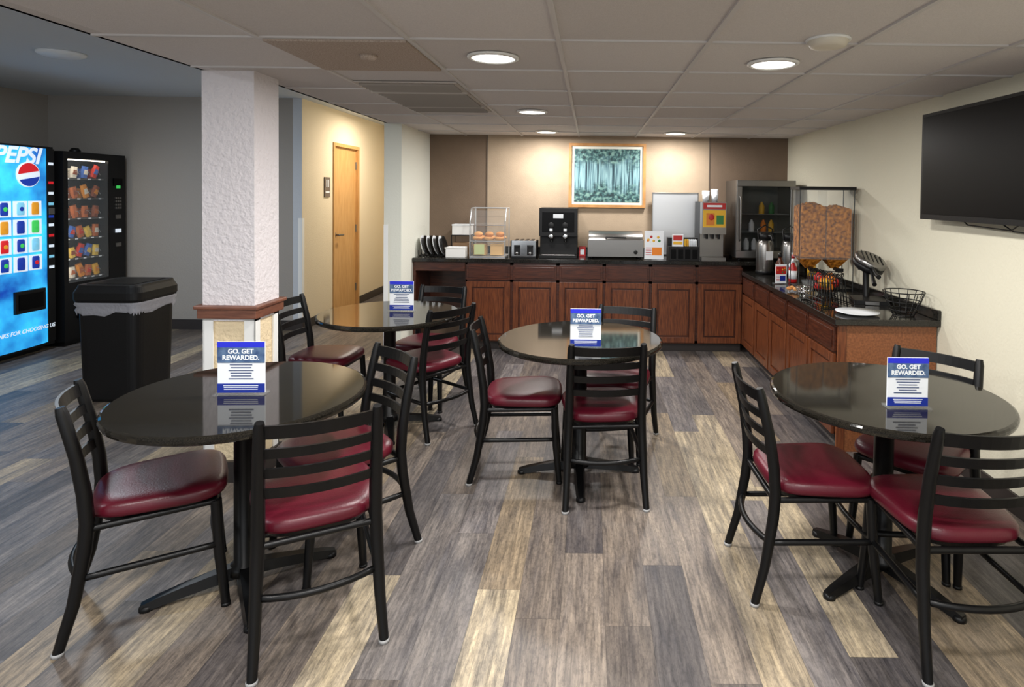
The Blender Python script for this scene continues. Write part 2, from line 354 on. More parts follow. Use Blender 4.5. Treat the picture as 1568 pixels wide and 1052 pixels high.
# ---------------------------------------------------------------- furniture
def seat_outline(n=48):
    o=[]
    for k in range(n):
        a=2*math.pi*k/n; c,s_=math.cos(a),math.sin(a)
        p=4.2
        x=math.copysign(abs(c)**(2/p),c); y=math.copysign(abs(s_)**(2/p),s_)
        w=.205+.018*y
        o.append((x*w,y*.205+.01*(1-x*x)*(1 if y>0 else -.4)))
    return o
SO=seat_outline()
def chair(x,y,fx,fy):
    b=B()
    Ms=Matrix.Translation((0,.015,0))
    b.layers(SO,[(.412,.93),(.418,.985),(.43,1.0),(.448,.99),(.458,.955),(.466,.88),(.47,.7),(.472,.4),(.4725,.05)],M_vinyl,True,Ms)
    b.layers(SO,[(.392,.86),(.412,.9)],M_black,False,Ms)
    for sx in (-1,1):
        b.tube([(sx*.178,.185,.40),(sx*.185,.195,.2),(sx*.198,.215,0.006)],[.019,.0185,.015],M_black,10)
        b.lathe([(.017,0),(.017,.012)],(sx*.198,.215,0),M_blackp,10)
        P=[(sx*.2,-.265,.006),(sx*.192,-.225,.15),(sx*.186,-.195,.33),(sx*.183,-.188,.42),(sx*.182,-.195,.52),(sx*.181,-.215,.65),(sx*.178,-.25,.80),(sx*.177,-.256,.825)]
        b.tube(P,[.016,.019,.022,.0225,.0225,.021,.019,.014],M_black,10)
        b.lathe([(.018,0),(.018,.012)],(sx*.2,-.265,0),mat('glide',(150,150,150),.5),10)
    for z,yy,h in ((.79,-.246,.046),(.715,-.229,.034),(.645,-.213,.034),(.575,-.203,.034)):
        pts=[(t*.18,yy-.035*(1-t*t),z) for t in [-1+2*i/12 for i in range(13)]]
        b.slat(pts,h,.010,M_black,lean=.22)
    b.tube([(-.18,-.19,.395),(-.178,.185,.395)],.012,M_black,8); b.tube([(.18,-.19,.395),(.178,.185,.395)],.012,M_black,8)
    b.tube([(-.18,.185,.395),(.18,.185,.395)],.012,M_black,8); b.tube([(-.18,-.19,.395),(.18,-.19,.395)],.012,M_black,8)
    pts=[]
    C=[(-.189,-.205),(.189,-.205),(.189,.2),(-.189,.2)]
    for i in range(4):
        a=Vector(C[i]); d=Vector(C[(i+1)%4]); e=d-a; nr=Vector((e.y,-e.x)).normalized(); bulge=[.045,.0,-.02,.0][i]
        for k in range(8):
            t=k/8; q=a+e*t+nr*bulge*4*t*(1-t); pts.append((q.x,q.y,.235))
    b.tube(pts,.012,M_black,8,closed=True)
    L=math.hypot(fx,fy); rz=math.atan2(-fx/L,fy/L)
    return b.obj('dining_chair',(x,y,0),rz)
def table(x,y,rz,r=.455):
    b=B(); t=.757
    b.lathe([(.0001,t-.032),(r-.012,t-.032),(r-.003,t-.027),(r,t-.018),(r,t-.01),(r-.004,t-.003),(r-.012,t),(.0001,t)],(0,0,0),M_gran,72,smooth=False)
    b.lathe([(.0001,t-.04),(.2,t-.04),(.2,t-.0325),(.0001,t-.0325)],(0,0,0),M_black,32,smooth=False)
    b.lathe([(.06,.045),(.055,.075),(.04,.085),(.038,.68),(.06,.70),(.07,t-.04)],(0,0,0),M_black,24)
    for k in range(4):
        M=Matrix.Rotation(k*math.pi/2,4,'Z')
        vs=[];sec=[(.0,.03,.035,.085),(.1,.03,.03,.07),(.2,.026,.02,.055),(.29,.022,.008,.038),(.335,.018,.0,.026)]
        for (q,w,z0,z1) in sec:
            vs+=[(q,-w,z0),(q,w,z0),(q,w*.7,z1),(q,-w*.7,z1)]
        fs=[]
        for i in range(len(sec)-1):
            for j in range(4): fs.append((i*4+j,i*4+(j+1)%4,(i+1)*4+(j+1)%4,(i+1)*4+j))
        fs.append((0,1,2,3)); n=len(sec)*4; fs.append((n-4,n-3,n-2,n-1))
        b.add(vs,fs,M_black,False,M)
        b.lathe([(.024,0),(.024,.012),(.018,.02)],(.318,0,0),M_blackp,16,M=M)
        b.box((.11,0,t-.046),(.22,.03,.012),M_black,M=M)
    return b.obj('round_dining_table',(x,y,0),rz)
def tent_card(x,y,w=.16,h=.195,rz=0):
    z=.7575
    b=B()
    b.box((0,0,.003),(w+.01,.06,.006),M_acr)
    b.box((0,0,h/2+.006),(w,.006,h),M_card)
    f=-.0045
    b.box((0,f,.006+h*.945),(w*.998,.003,h*.11),M_blue)
    b.box((0,f,.006+h*.74),(w*.998,.003,h*.30),M_cardimg)
    b.box((0,f,.006+h*.09),(w*.998,.003,h*.18),M_navy)
    for i in range(6): b.box((0,f,.006+h*(.55-.055*i)),(w*(.4+.3*random.random()),.002,h*.016),M_cardtxt)
    for i in range(3): b.box((0,f-.0015,.006+h*(.14-.035*i)),(w*(.6+.15*random.random()),.001,h*.012),M_card)
    o=b.obj('tabletop_sign',(x,y,z),rz)
    text(o,'GO. GET\nREWARDED.',h*.125,(0,-.0064,.006+h*.75),M_card,bold=.0009)
    return o
table(-1.36,2.38,math.radians(33)); chair(-1.64,2.29,.84,.54); chair(-1.0,2.20,-.476,.88); chair(-1.08,2.62,-.7,-.7)
table(-1.323,4.0,math.radians(20)); chair(-1.80,4.1,1,-.05); chair(-1.08,4.02,-.8,.6); chair(-1.2,4.50,-.2,-.97)
table(-.05,3.36,0.05); chair(-.38,3.41,.98,.06); chair(.07,3.20,-.08,.99); chair(.17,3.72,-.3,-.95)
table(1.22,2.48,math.radians(30)); chair(.90,2.48,1,.03); chair(1.29,2.17,-.02,1); chair(1.47,2.70,-.72,-.68)
tent_card(-1.36,2.36,.18,.2,.05); tent_card(-.02,3.15); tent_card(-1.26,4.05); tent_card(1.215,2.30,.155,.185)

# ---------------------------------------------------------------- cabinets
def cabinets(name,L,n,top,depth,loc,rz,endpanel=False):
    b=B(); k=.09
    b.b2(0,L,.06,depth,0,k,M_base)
    b.b2(0,L,0.02,depth,k,top,M_cherryd)
    w=L/n
    b.b2(0,L,0,.02,k,k+.03,M_cherry); b.b2(0,L,0,.02,top-.025,top,M_cherryd)
    dz0=top-.165
    b.b2(0,L,0,.02,dz0-.03,dz0,M_cherryd)
    for i in range(n+1):
        x=i*w; b.b2(max(0,x-.02),min(L,x+.02),0,.02,k,top,M_cherryd)
    for i in range(n):
        x0=i*w+.014; x1=(i+1)*w-.014
        b.b2(x0,x1,-.018,0,dz0-.005,top-.02,M_cherryd)
        b.b2(x0+.02,x1-.02,-.024,-.018,dz0+.015,top-.04,M_cherryd)
        z0=k+.012; z1=dz0-.02; f=.055
        b.b2(x0,x0+f,-.02,0,z0,z1,M_cherry); b.b2(x1-f,x1,-.02,0,z0,z1,M_cherry)
        b.b2(x0+f,x1-f,-.02,0,z0,z0+f,M_cherry); b.b2(x0+f,x1-f,-.02,0,z1-f,z1,M_cherry)
        b.b2(x0+f,x1-f,-.006,0,z0+f,z1-f,M_cherryd)
        b.box(((x0+x1)/2,-.009,(z0+z1)/2),(x1-x0-2*f-.03,.008,z1-z0-2*f-.03),M_cherry)
        b.b2(x0-.004,x0,-.012,0,z1-.09,z1-.04,M_steel); b.b2(x0-.004,x0,-.012,0,z0+.04,z0+.09,M_steel)
    if endpanel:
        b.b2(L,L+.012,0,depth,0,top,M_panelw); b.b2(L+.012,L+.018,0,.05,0,top,M_cherry)
    return b.obj(name,loc,rz,bevel=.003)
BT=.91; RT=.82
cabinets('base_cabinet',1.506+1.23,6,BT-.04,.595,(-1.23,5.97,0),0)
cabinets('base_cabinet',2.26,5,RT-.04,.6,(1.512,5.945,0),-math.pi/2,True)
b=B(); b.b2(XP+.003,XR-.003,5.935,YB-.008,BT-.038,BT,M_gran2); b.b2(XP+.003,1.40,YB-.026,YB-.008,BT,BT+.07,M_gran2)
b.b2(XP+.003,-1.235,YB-.06,YB-.03,.3,BT-.038,M_cherryd); b.b2(XP+.003,-1.235,5.97,5.99,BT-.13,BT-.04,M_cherryd); b.b2(XP+.003,XP+.03,5.97,6.5,.0,BT-.04,M_cherryd)
b.obj('back_countertop',bevel=.004)
b=B(); b.b2(1.48,XR-.003,3.64,5.93,RT-.038,RT,M_gran2); b.b2(XR-.024,XR-.003,3.64,5.93,RT,RT+.06,M_gran2); b.obj('side_countertop',bevel=.004)

# picture
b=B(); w,h=.83,.69
fw=.03
b.box((0,0,h/2-fw/2),(w,.03,fw),M_frame); b.box((0,0,-h/2+fw/2),(w,.03,fw),M_frame)
b.box((-w/2+fw/2,0,0),(fw,.03,h-2*fw),M_frame); b.box((w/2-fw/2,0,0),(fw,.03,h-2*fw),M_frame)
b.box((0,.006,0),(w-2*fw,.006,h-2*fw),M_mat)
b.box((0,.001,0),(w-2*fw-.06,.004,h-2*fw-.06),forest_mat())
b.obj('framed_forest_picture',(.17,YB-.022,1.757),0,bevel=.0)

# TV
b=B(); ty0,ty1,tz0,tz1=2.5,3.70,1.43,2.06
b.b2(XR-.115,XR-.065,ty0,ty1,tz0,tz1,M_blackp)
b.b2(XR-.1165,XR-.1145,ty0+.018,ty1-.018,tz0+.03,tz1-.018,M_screen)
b.b2(XR-.065,XR-.002,2.85,3.35,1.55,1.95,M_black)
b.tube([(XR-.05,3.4,tz0+.02),(XR-.04,3.35,tz0-.02),(XR-.04,3.0,tz0-.03),(XR-.05,2.9,tz0+.02)],.004,M_black,6)
b.tube([(XR-.05,3.1,tz0+.02),(XR-.03,3.0,tz0-.035),(XR-.03,2.7,tz0-.04),(XR-.05,2.6,tz0+.02)],.004,M_black,6)
b.obj('wall_television',bevel=.004)

# ---------------------------------------------------------------- vending machines
M_vblue=mat('lit_blue_panel',(4,50,130),.3,emit=(6,90,185),es=1.5,col2=(50,175,225),vscale=2.2,detail=6)
nt=M_vblue.node_tree; pr=nt.nodes['Principled BSDF']
rn=[n for n in nt.nodes if n.type=='VALTORGB'][0]; nt.links.new(rn.outputs['Color'],pr.inputs['Emission Color'])
M_vw=mat('lit_white',(200,208,215),.3,emit=(230,242,255),es=.6)
M_vr=mat('lit_red',(200,30,40),.3,emit=(220,30,40),es=.4)
M_vn=mat('lit_navy',(20,50,150),.3,emit=(20,60,170),es=.4)
M_vg=mat('lit_green',(60,170,80),.3,emit=(60,200,90),es=.6)
M_vo=mat('lit_orange',(220,150,40),.3,emit=(240,160,40),es=.3)
M_vc=mat('lit_cyan',(120,195,225),.3,emit=(140,215,245),es=.4)
b=B(); w,d,h=.95,.8,1.94
b.b2(-w/2,w/2,.0,d,.06,h,M_blackp)
b.b2(-w/2+.05,w/2-.05,.1,d-.05,0,.06,M_blackp)
xs=[-w/2+.02+i*(.86-.0)/12 for i in range(13)]
vs=[];fs=[]
for i,x in enumerate(xs):
    t=-1+2*i/12; yy=-.035*(1-t*t)-.004
    vs+=[(x,yy,.09),(x,yy,h-.02)]
for i in range(12): fs.append((2*i,2*i+2,2*i+3,2*i+1))
b.add(vs,fs,M_vblue,True)
def by(x):
    t=(x-xs[0])/(xs[-1]-xs[0])*2-1; return -.035*(1-t*t)-.004
b.b2(.395,w/2,-.012,0,.09,h-.02,M_blackp)
for i,(z,c) in enumerate(((1.78,M_vw),(1.6,M_vr),(1.5,M_vw),(1.4,M_vc),(1.28,M_vn),(1.2,M_vw),(1.1,M_vr),(1.0,M_vw),(.9,M_vc),(.8,M_vw))):
    b.box((.435,-.014,z),(.05,.006,.025),c)
b.box((.435,-.016,1.33),(.06,.01,.06),M_steel)
cols_=[M_vr,M_vn,M_vg,M_vo,M_vc,M_vn]
for r_ in range(4):
    for c in range(4):
        x=-.22+c*.155; z=1.36-r_*.165
        b.box((x,by(x)-.006,z),(.13,.008,.14),M_vw)
        m_=random.choice(cols_); b.lathe([(.034,-.055),(.038,-.04),(.038,.04),(.03,.058)],(x,0,z),m_,12,M=Matrix.Translation((0,by(x)-.012,0))@Matrix.Scale(.25,4,(0,1,0)))
        b.lathe([(.0001,0),(.02,0),(.02,.001)],(0,0,0),random.choice(cols_+[M_vw]),14,M=Matrix.Translation((x,by(x)-.0225,z))@Matrix.Rotation(math.pi/2,4,'X'))
b.box((.17,by(.17)-.012,.52),(.30,.03,.2),M_blackp); b.box((.17,by(.17)-.03,.52),(.24,.006,.14),M_screen)
b.lathe([(.0001,0),(.06,.0),(.06,.006)],(0,0,0),M_vw,32,M=Matrix.Translation((.17,by(.17)-.006,1.67))@Matrix.Rotation(math.pi/2,4,'X')@Matrix.Scale(1.9,4))
def half(cx,cz,R,a0,a1,m_,y):
    n=14; vs=[(cx+R*math.cos(a0+(a1-a0)*i/n),y,cz+R*math.sin(a0+(a1-a0)*i/n)) for i in range(n+1)]; b.add(vs,[tuple(range(n+1))],m_)
half(.17,1.67,.105,.35,math.pi+.0,M_vr,by(.17)-.022); half(.17,1.67,.105,math.pi+.5,2*math.pi-.15,M_vn,by(.17)-.022)
b.lathe([(.04,0),(.05,.03),(.04,.07)],(.1,.3,h),M_blackp,16)
vo=b.obj('soda_vending_machine',(-5.15,4.865+w/2,0),math.pi/2,bevel=.004)
text(vo,'PEPSI',.2,(.06,-.048,1.835),M_vw,shear=.3,bold=.006)
text(vo,'THANKS FOR CHOOSING US',.05,(.1,-.045,.25),M_vw,shear=.2,bold=.001)
# snack machine
b=B(); w,d,h=.78,.75,1.91
wx0,wx1,wz0,wz1=-w/2+.05,.16,.62,h-.07
b.b2(-w/2,w/2,.32,d,.05,h,M_blackp)
b.b2(-w/2,w/2,0,.32,.05,wz0,M_blackp); b.b2(-w/2,w/2,0,.32,wz1,h,M_blackp)
b.b2(-w/2,wx0,0,.32,wz0,wz1,M_blackp); b.b2(wx1,w/2,0,.32,wz0,wz1,M_blackp)
b.b2(-w/2+.04,w/2-.04,.04,d-.04,0,.05,M_blackp)
b.b2(wx0,wx1,.005,.009,wz0,wz1,M_acr)
b.b2(wx0,wx1,.30,.318,wz0,wz1,mat('machine_liner',(62,56,50),.6))
TL=mat('tube_light',(255,255,255),.5,emit=(255,240,215),es=9)
b.b2(wx0+.003,wx0+.012,.02,.04,wz0+.02,wz1-.02,TL)
b.b2(wx0+.02,wx1-.02,.02,.04,wz1-.012,wz1-.003,TL)
sn=[mat('snack_%d'%i,c,.35) for i,c in enumerate(((236,150,50),(215,60,40),(245,205,90),(200,110,60),(70,110,190),(240,232,215),(150,80,50),(240,180,60)))]
for r_ in range(6):
    z=wz0+.03+r_*.2
    b.b2(wx0,wx1,.05,.30,z-.012,z,mat('tray_dark',(80,76,72),.4))
    nn=4 if r_>2 else 5
    for c in range(nn):
        x=wx0+.055+c*(wx1-wx0-.11)/(nn-1); hh=random.uniform(.05,.07); tl=random.uniform(-.45,.45); m_=random.choice(sn); m2=random.choice(sn)
        Mx=Matrix.Translation((x,.1,z+hh+.004))@Matrix.Rotation(tl,4,'Y')
        O2=[(-.04,-.004),(-.02,-.014),(.02,-.014),(.04,-.004),(.04,.004),(.02,.014),(-.02,.014),(-.04,.004)]
        b.layers(O2,[(-hh,.95),(-hh*.8,.9),(-hh*.3,1.05),(hh*.3,1.05),(hh*.8,.9),(hh,.97)],m_,False,Mx)
        b.box((0,-.014,0),(.05,.006,hh*.8),m2,M=Mx,top=(.7,1))
        b.box((x,.17,z+.05),(.07,.02,.1),m_)
        b.tube([(x+.035*math.cos(t*.9),.07+t*.008,z+.04+.035*math.sin(t*.9)) for t in range(20)],.002,M_steel2,5)
        b.box((x,.048,z-.006),(.03,.004,.012),M_card)
b.box((.28,-.004,1.62),(.12,.01,.08),M_screen); b.box((.28,-.01,1.57),(.05,.006,.03),M_vg)
for i in range(4):
    for j in range(3): b.box((.25+j*.03,-.006,1.45-i*.035),(.02,.01,.02),M_steel)
for z in (1.25,1.1,.95): b.box((.28,-.006,z),(.07,.01,.04),M_vw if z==1.1 else M_steel)
b.box((0,-.006,.36),(.5,.014,.2),M_screen)
b.lathe([(.04,0),(.05,.03),(.03,.06)],(.1,.3,h),M_blackp,16)
b.obj('snack_vending_machine',(-5.10,5.87+w/2,0),math.pi/2,bevel=.0)

# trash can
b=B(); O=[]
for k in range(40):
    a=2*math.pi*k/40; c,s_=math.cos(a),math.sin(a); p=9
    O.append((math.copysign(abs(c)**(2/p),c)*.225,math.copysign(abs(s_)**(2/p),s_)*.225))
b.layers(O,[(0,.88),(.02,.9),(.70,.97),(.71,1.0)],M_blackp,False)
vs=[];fs=[];n=80
for j,(z,sc) in enumerate(((.66,1.02),(.675,1.05),(.695,1.01),(.715,1.06),(.73,1.04))):
    for k in range(n):
        x,y=O[k//2] if k%2==0 else ((O[k//2][0]+O[(k//2+1)%40][0])/2,(O[k//2][1]+O[(k//2+1)%40][1])/2)
        q=sc+random.uniform(-.008,.012); vs.append((x*q,y*q,z+(random.uniform(-.03,.005) if j==0 else 0)))
for j in range(4):
    for k in range(n): fs.append((j*n+k,j*n+(k+1)%n,(j+1)*n+(k+1)%n,(j+1)*n+k))
b.add(vs,fs,M_bag,True)
b.layers(O,[(.73,1.04),(.75,1.08),(.80,1.08),(.84,1.0),(.855,.98)],M_blackp,False)
b.box((0,0,.856),(.34,.34,.004),M_screen)
b.obj('trash_can',(-3.50,4.58,0),0.03)

# ---------------------------------------------------------------- counter items (back)
ZB=BT+.001
b=B()
for i in range(8):
    x=-.11+i*.03
    b.lathe([(.0001,0),(.075,0),(.1,.012),(.1,.015),(.07,.004),(.0001,.004)],(0,0,0),M_blackp if i%2 else M_card,24,M=Matrix.Translation((x,0,.105))@Matrix.Rotation(math.radians(75),4,'Y'))
b.tube([(-.14,-.05,.006),(.13,-.05,.006)],.004,M_black,6); b.tube([(-.14,.05,.006),(.13,.05,.006)],.004,M_black,6)
for i in range(9):
    x=-.14+i*.034; b.tube([(x,-.05,.006),(x,-.055,.06)],.003,M_black,6); b.tube([(x,.05,.006),(x,.055,.06)],.003,M_black,6); b.tube([(x,-.05,.006),(x,.05,.006)],.003,M_black,6)
b.obj('plate_rack',(-1.59,6.15,ZB))
def bin_(name,x,y,z,w,d,h,m=M_white):
    b=B(); t=.006
    b.b2(-w/2,w/2,-d/2,d/2,0,t,m); b.b2(-w/2,w/2,-d/2,-d/2+t,t,h,m); b.b2(-w/2,w/2,d/2-t,d/2,t,h,m)
    b.b2(-w/2,-w/2+t,-d/2+t,d/2-t,t,h,m); b.b2(w/2-t,w/2,-d/2+t,d/2-t,t,h,m)
    b.b2(-w/2-.008,w/2+.008,-d/2-.008,-d/2,h-.012,h,m)
    for i in range(5): b.box((-w/2+.03+i*(w-.06)/4,0,h*.58),(w/7,d*.8,h*.8),M_card,rot=(0,.1,0))
    return b.obj(name,(x,y,z),0,bevel=.002)
bin_('condiment_bin',-1.34,6.07,ZB,.19,.14,.1)
b=B()
for sx in (-.1,.1):
    for sy in (-.08,.08): b.tube([(sx,sy,0),(sx,sy,.2)],.005,M_black,6)
b.b2(-.108,.108,-.085,.085,.195,.203,M_black); b.b2(-.095,.095,-.08,.08,.204,.30,M_white); b.b2(-.1,.1,-.085,.085,.30,.312,M_card)
b.b2(-.09,.09,-.07,.07,.0,.12,mat('carton',(150,120,90),.8))
b.obj('napkin_stand',(-1.345,6.38,ZB),bevel=.002)
b=B(); w,d=.35,.3
for z in (.0,.16,.32):
    b.b2(-w/2,w/2,-d/2,d/2,z,z+.008,M_steel2 if z==0 else M_acr)
    dd=-d/2
    b.b2(-w/2,w/2,dd,dd+.004,z+.01,z+.15,M_acr)
for sx in (-1,1):
    b.b2(sx*w/2-.003,sx*w/2+.003,-d/2,d/2,0,.48,M_acr)
    for yy,zt in ((-d/2,.36),(d/2,.49)):
        b.tube([(sx*w/2,yy,0),(sx*w/2,yy,zt)],.006,M_steel2,6)
    b.tube([(sx*w/2,-d/2,.36),(sx*w/2,-d/2+.08,.49),(sx*w/2,d/2,.49)],.006,M_steel2,6)
for yy,z in ((-d/2,.16),(-d/2,.32),(-d/2+.08,.49),(d/2,.49)): b.tube([(-w/2,yy,z),(w/2,yy,z)],.005,M_steel2,6)
for i in range(3):
    for j in range(2):
        b.lathe([(.018,-.015),(.045,-.015),(.055,.0),(.045,.018),(.018,.012)],(-.11+i*.11,-.06+j*.11,.185),M_bread,18)
for i in range(3): b.ball((-.11+i*.11,-.04,.225),.045,M_bread,(1,1,.6))
for i in range(2):
    for j in range(3): b.box((-.09+i*.17,-.07+j*.05,.07),(.12,.035,.11),mat('toast_bread',(214,172,112),.8))
b.box((-.08,-d/2-.005,.08),(.1,.003,.1),mat('bread_label',(190,200,150),.6))
b.obj('pastry_display_case',(-1.03,6.2,ZB))
b=B(); b.b2(-.12,.12,-.1,.1,.015,.175,M_chrome); b.b2(-.125,.125,-.105,.105,0,.02,M_blackp); b.b2(-.13,-.12,-.1,.1,.02,.17,M_blackp); b.b2(.12,.13,-.1,.1,.02,.17,M_blackp)
for x in (-.08,-.028,.028,.08): b.b2(x-.016,x+.016,-.08,.08,.174,.178,M_screen)
for x in (-.065,.065):
    b.b2(x-.03,x+.03,-.106,-.1,.03,.13,M_blackp); b.b2(x-.018,x+.018,-.125,-.1,.11,.125,M_blackp)
    b.lathe([(.014,0),(.014,.012)],(0,0,0),M_chrome,14,M=Matrix.Translation((x,-.106,.05))@Matrix.Rotation(math.pi/2,4,'X'))
b.obj('four_slice_toaster',(-.665,6.12,ZB),bevel=.006)
b=B(); b.b2(-.19,.19,-.08,.2,0,.5,M_blackp); b.b2(-.19,.19,-.2,-.08,.22,.5,M_blackp); b.b2(-.19,.19,-.2,-.08,0,.03,M_blackp); b.b2(-.17,.17,-.19,-.09,.03,.034,M_steel)
b.b2(-.16,.16,-.205,-.2,.26,.46,M_screen); b.b2(-.05,.05,-.209,-.205,.40,.44,M_card)
for x in (-.07,.07):
    b.lathe([(.028,0),(.028,.02),(.02,.03)],(0,0,0),M_chrome,18,M=Matrix.Translation((x,-.2,.2+.02))@Matrix.Rotation(math.pi/2,4,'X'))
    b.lathe([(.03,0),(.03,.015)],(0,0,0),M_blackp,18,M=Matrix.Translation((x,-.205,.33))@Matrix.Rotation(math.pi/2,4,'X'))
    b.box((x,-.209,.285),(.03,.004,.03),M_card)
    b.tube([(x,-.14,.23),(x,-.15,.16)],.014,M_black,10)
b.obj('coffee_brewer',(-.325,6.24,ZB),bevel=.008)
b=B(); b.b2(-.035,.035,-.04,.04,0,.1,M_red); b.b2(-.02,.02,-.041,-.04,.02,.07,M_card); b.obj('tea_bag_box',(-.085,6.3,ZB),bevel=.002)
b=B(); w=.56
b.b2(-w/2,w/2,-.17,.17,.02,.19,M_steel)
n=10; vs=[];fs=[]
for i in range(n+1):
    a=math.pi*i/n; yy=.165*math.cos(a); zz=.19+.085*math.sin(a); vs+=[(-w/2+.01,yy,zz),(w/2-.01,yy,zz)]
for i in range(n): fs.append((2*i,2*i+1,2*i+3,2*i+2))
fs.append(tuple(2*i for i in range(n+1))); fs.append(tuple(2*i+1 for i in range(n+1)))
b.add(vs,fs,M_steel,True)
for sx in (-1,1):
    for sy in (-1,1): b.lathe([(.015,0),(.018,.02)],(sx*(w/2-.04),sy*.13,0),M_blackp,12)
b.tube([(-.1,-.16,.21),(-.1,-.2,.215),(.1,-.2,.215),(.1,-.16,.21)],.008,M_black,8)
b.lathe([(.02,0),(.02,.02)],(0,0,0),M_blackp,14,M=Matrix.Translation((.2,-.17,.07))@Matrix.Rotation(math.pi/2,4,'X'))
b.obj('food_warmer',(.25,6.22,ZB),bevel=.004)
def menu(name,x,y,z,w,h,m1,m2,rz=0):
    b=B(); b.box((0,.02,.003),(w,.07,.006),M_acr); b.box((0,0,h/2+.006),(w,.004,h),M_card)
    b.box((0,-.003,h*.72),(w*.9,.002,h*.4),m1); b.box((w*.15,-.003,h*.3),(w*.5,.002,h*.28),m2)
    for i in range(4): b.box((-w*.28,-.003,h*(.42-.08*i)),(w*.3,.002,h*.02),M_red)
    for i in range(6): b.ball((random.uniform(-w*.35,w*.35),-.004,random.uniform(h*.6,h*.85)),w*.07,random.choice([M_yel,M_red,M_orange,M_green]),(1,.1,1),10)
    return b.obj(name,(x,y,z),rz)
menu('breakfast_menu_card',.63,6.02,ZB,.19,.28,M_card,M_orange)
b=B(); b.box((0,0,.34),(.48,.006,.66),M_steel2); b.box((0,-.004,.665),(.49,.014,.012),M_steel); b.box((-.243,-.004,.34),(.01,.014,.66),M_steel); b.box((.243,-.004,.34),(.01,.014,.66),M_steel); b.box((0,-.004,.006),(.49,.05,.012),M_steel)
b.obj('steel_splash_guard',(.90,6.50,ZB),bevel=.001)
b=B(); b.b2(-.15,.15,-.1,.1,0,.14,M_blackp); b.b2(-.15,.15,0,.1,.14,.22,M_blackp)
b.b2(-.12,-.01,-.105,-.1,.14,.26,M_card); b.b2(-.11,-.02,-.107,-.105,.2,.25,M_red); b.b2(-.11,-.02,-.107,-.105,.16,.19,M_yel)
for i in range(4): b.b2(-.13+i*.07,-.08+i*.07,-.103,-.1,.02,.11,M_screen)
for i in range(6): b.box((.02+i*.02,-.04,.17),(.012,.06,.07),random.choice([M_card,M_yel,M_red,M_green]))
b.obj('condiment_organizer',(.92,6.05,ZB),bevel=.004)
b=B(); b.b2(-.12,.12,-.08,.22,0,.58,M_blackp); b.b2(-.12,.12,-.2,-.08,.26,.58,M_steel); b.b2(-.12,.12,-.2,-.08,0,.03,M_steel); b.b2(-.118,.118,-.082,-.08,.03,.26,M_steel)
b.b2(-.11,.11,-.205,-.2,.33,.50,M_yel); b.b2(-.08,.0,-.208,-.205,.35,.47,mat('orange_juice_print',(206,120,40),.5)); b.b2(.02,.09,-.208,-.205,.36,.45,M_green); b.b2(-.11,.11,-.206,-.2,.51,.57,M_red)
b.ball((-.03,-.208,.43),.03,M_red,(1,.1,1)); b.box((0,-.208,.54),(.15,.003,.02),M_card)
for x in (-.06,0,.06): b.tube([(x,-.14,.26),(x,-.14,.21)],.012,M_black,8)
b.obj('juice_dispenser',(1.22,6.2,ZB),bevel=.004)
for q,(x,n) in enumerate(((1.17,2),(1.26,3))):
    b=B()
    for i in range(n): b.lathe([(.028,0+i*.02),(.036,.09+i*.02),(.038,.09+i*.02),(.03,.003+i*.02)],(0,0,0),M_card,18)
    b.obj('paper_cup_stack',(x,6.2,ZB+.581))
# refrigerator
b=B(); w,d,h=.58,.5,.80
b.b2(-w/2,-w/2+.03,.04,d,.03,h,M_steel); b.b2(w/2-.03,w/2,.04,d,.03,h,M_steel); b.b2(-w/2+.03,w/2-.03,.04,d,.03,.1,M_steel); b.b2(-w/2+.03,w/2-.03,.04,d,h-.05,h,M_steel); b.b2(-w/2+.03,w/2-.03,d-.03,d,.1,h-.05,mat('fridge_liner',(120,124,120),.4))
for sx in (-1,1):
    for sy in (.08,d-.05): b.lathe([(.018,0),(.018,.03)],(sx*(w/2-.05),sy,0),M_blackp,10)
b.b2(-w/2,w/2,.0,.036,.03,.10,M_steel); b.b2(-w/2,w/2,0,.036,h-.06,h,M_steel); b.b2(-w/2,-w/2+.05,0,.036,.10,h-.06,M_steel); b.b2(w/2-.05,w/2,0,.036,.10,h-.06,M_steel)
b.b2(-w/2+.05,w/2-.05,.01,.016,.10,h-.06,M_glass)
for z in (.28,.46): b.b2(-w/2+.03,w/2-.03,.06,d-.04,z,z+.006,M_steel2)
for x,z,m_ in ((-.15,.10,M_card),(-.07,.10,M_card),(.01,.10,M_yel),(.1,.10,M_card),(.02,.286,M_orange),(.1,.286,M_yel),(-.1,.286,M_card),(.0,.466,M_yel),(.1,.466,M_green)): b.lathe([(.028,0),(.028,.08),(.012,.11),(.012,.12)],(x,.16,z),m_,12)
b.tube([(-w/2+.03,-.002,.2),(-w/2+.03,-.04,.22),(-w/2+.03,-.04,.62),(-w/2+.03,-.002,.64)],.008,M_steel,8)
b.obj('glass_door_refrigerator',(1.73,6.0,ZB),0,bevel=.004)

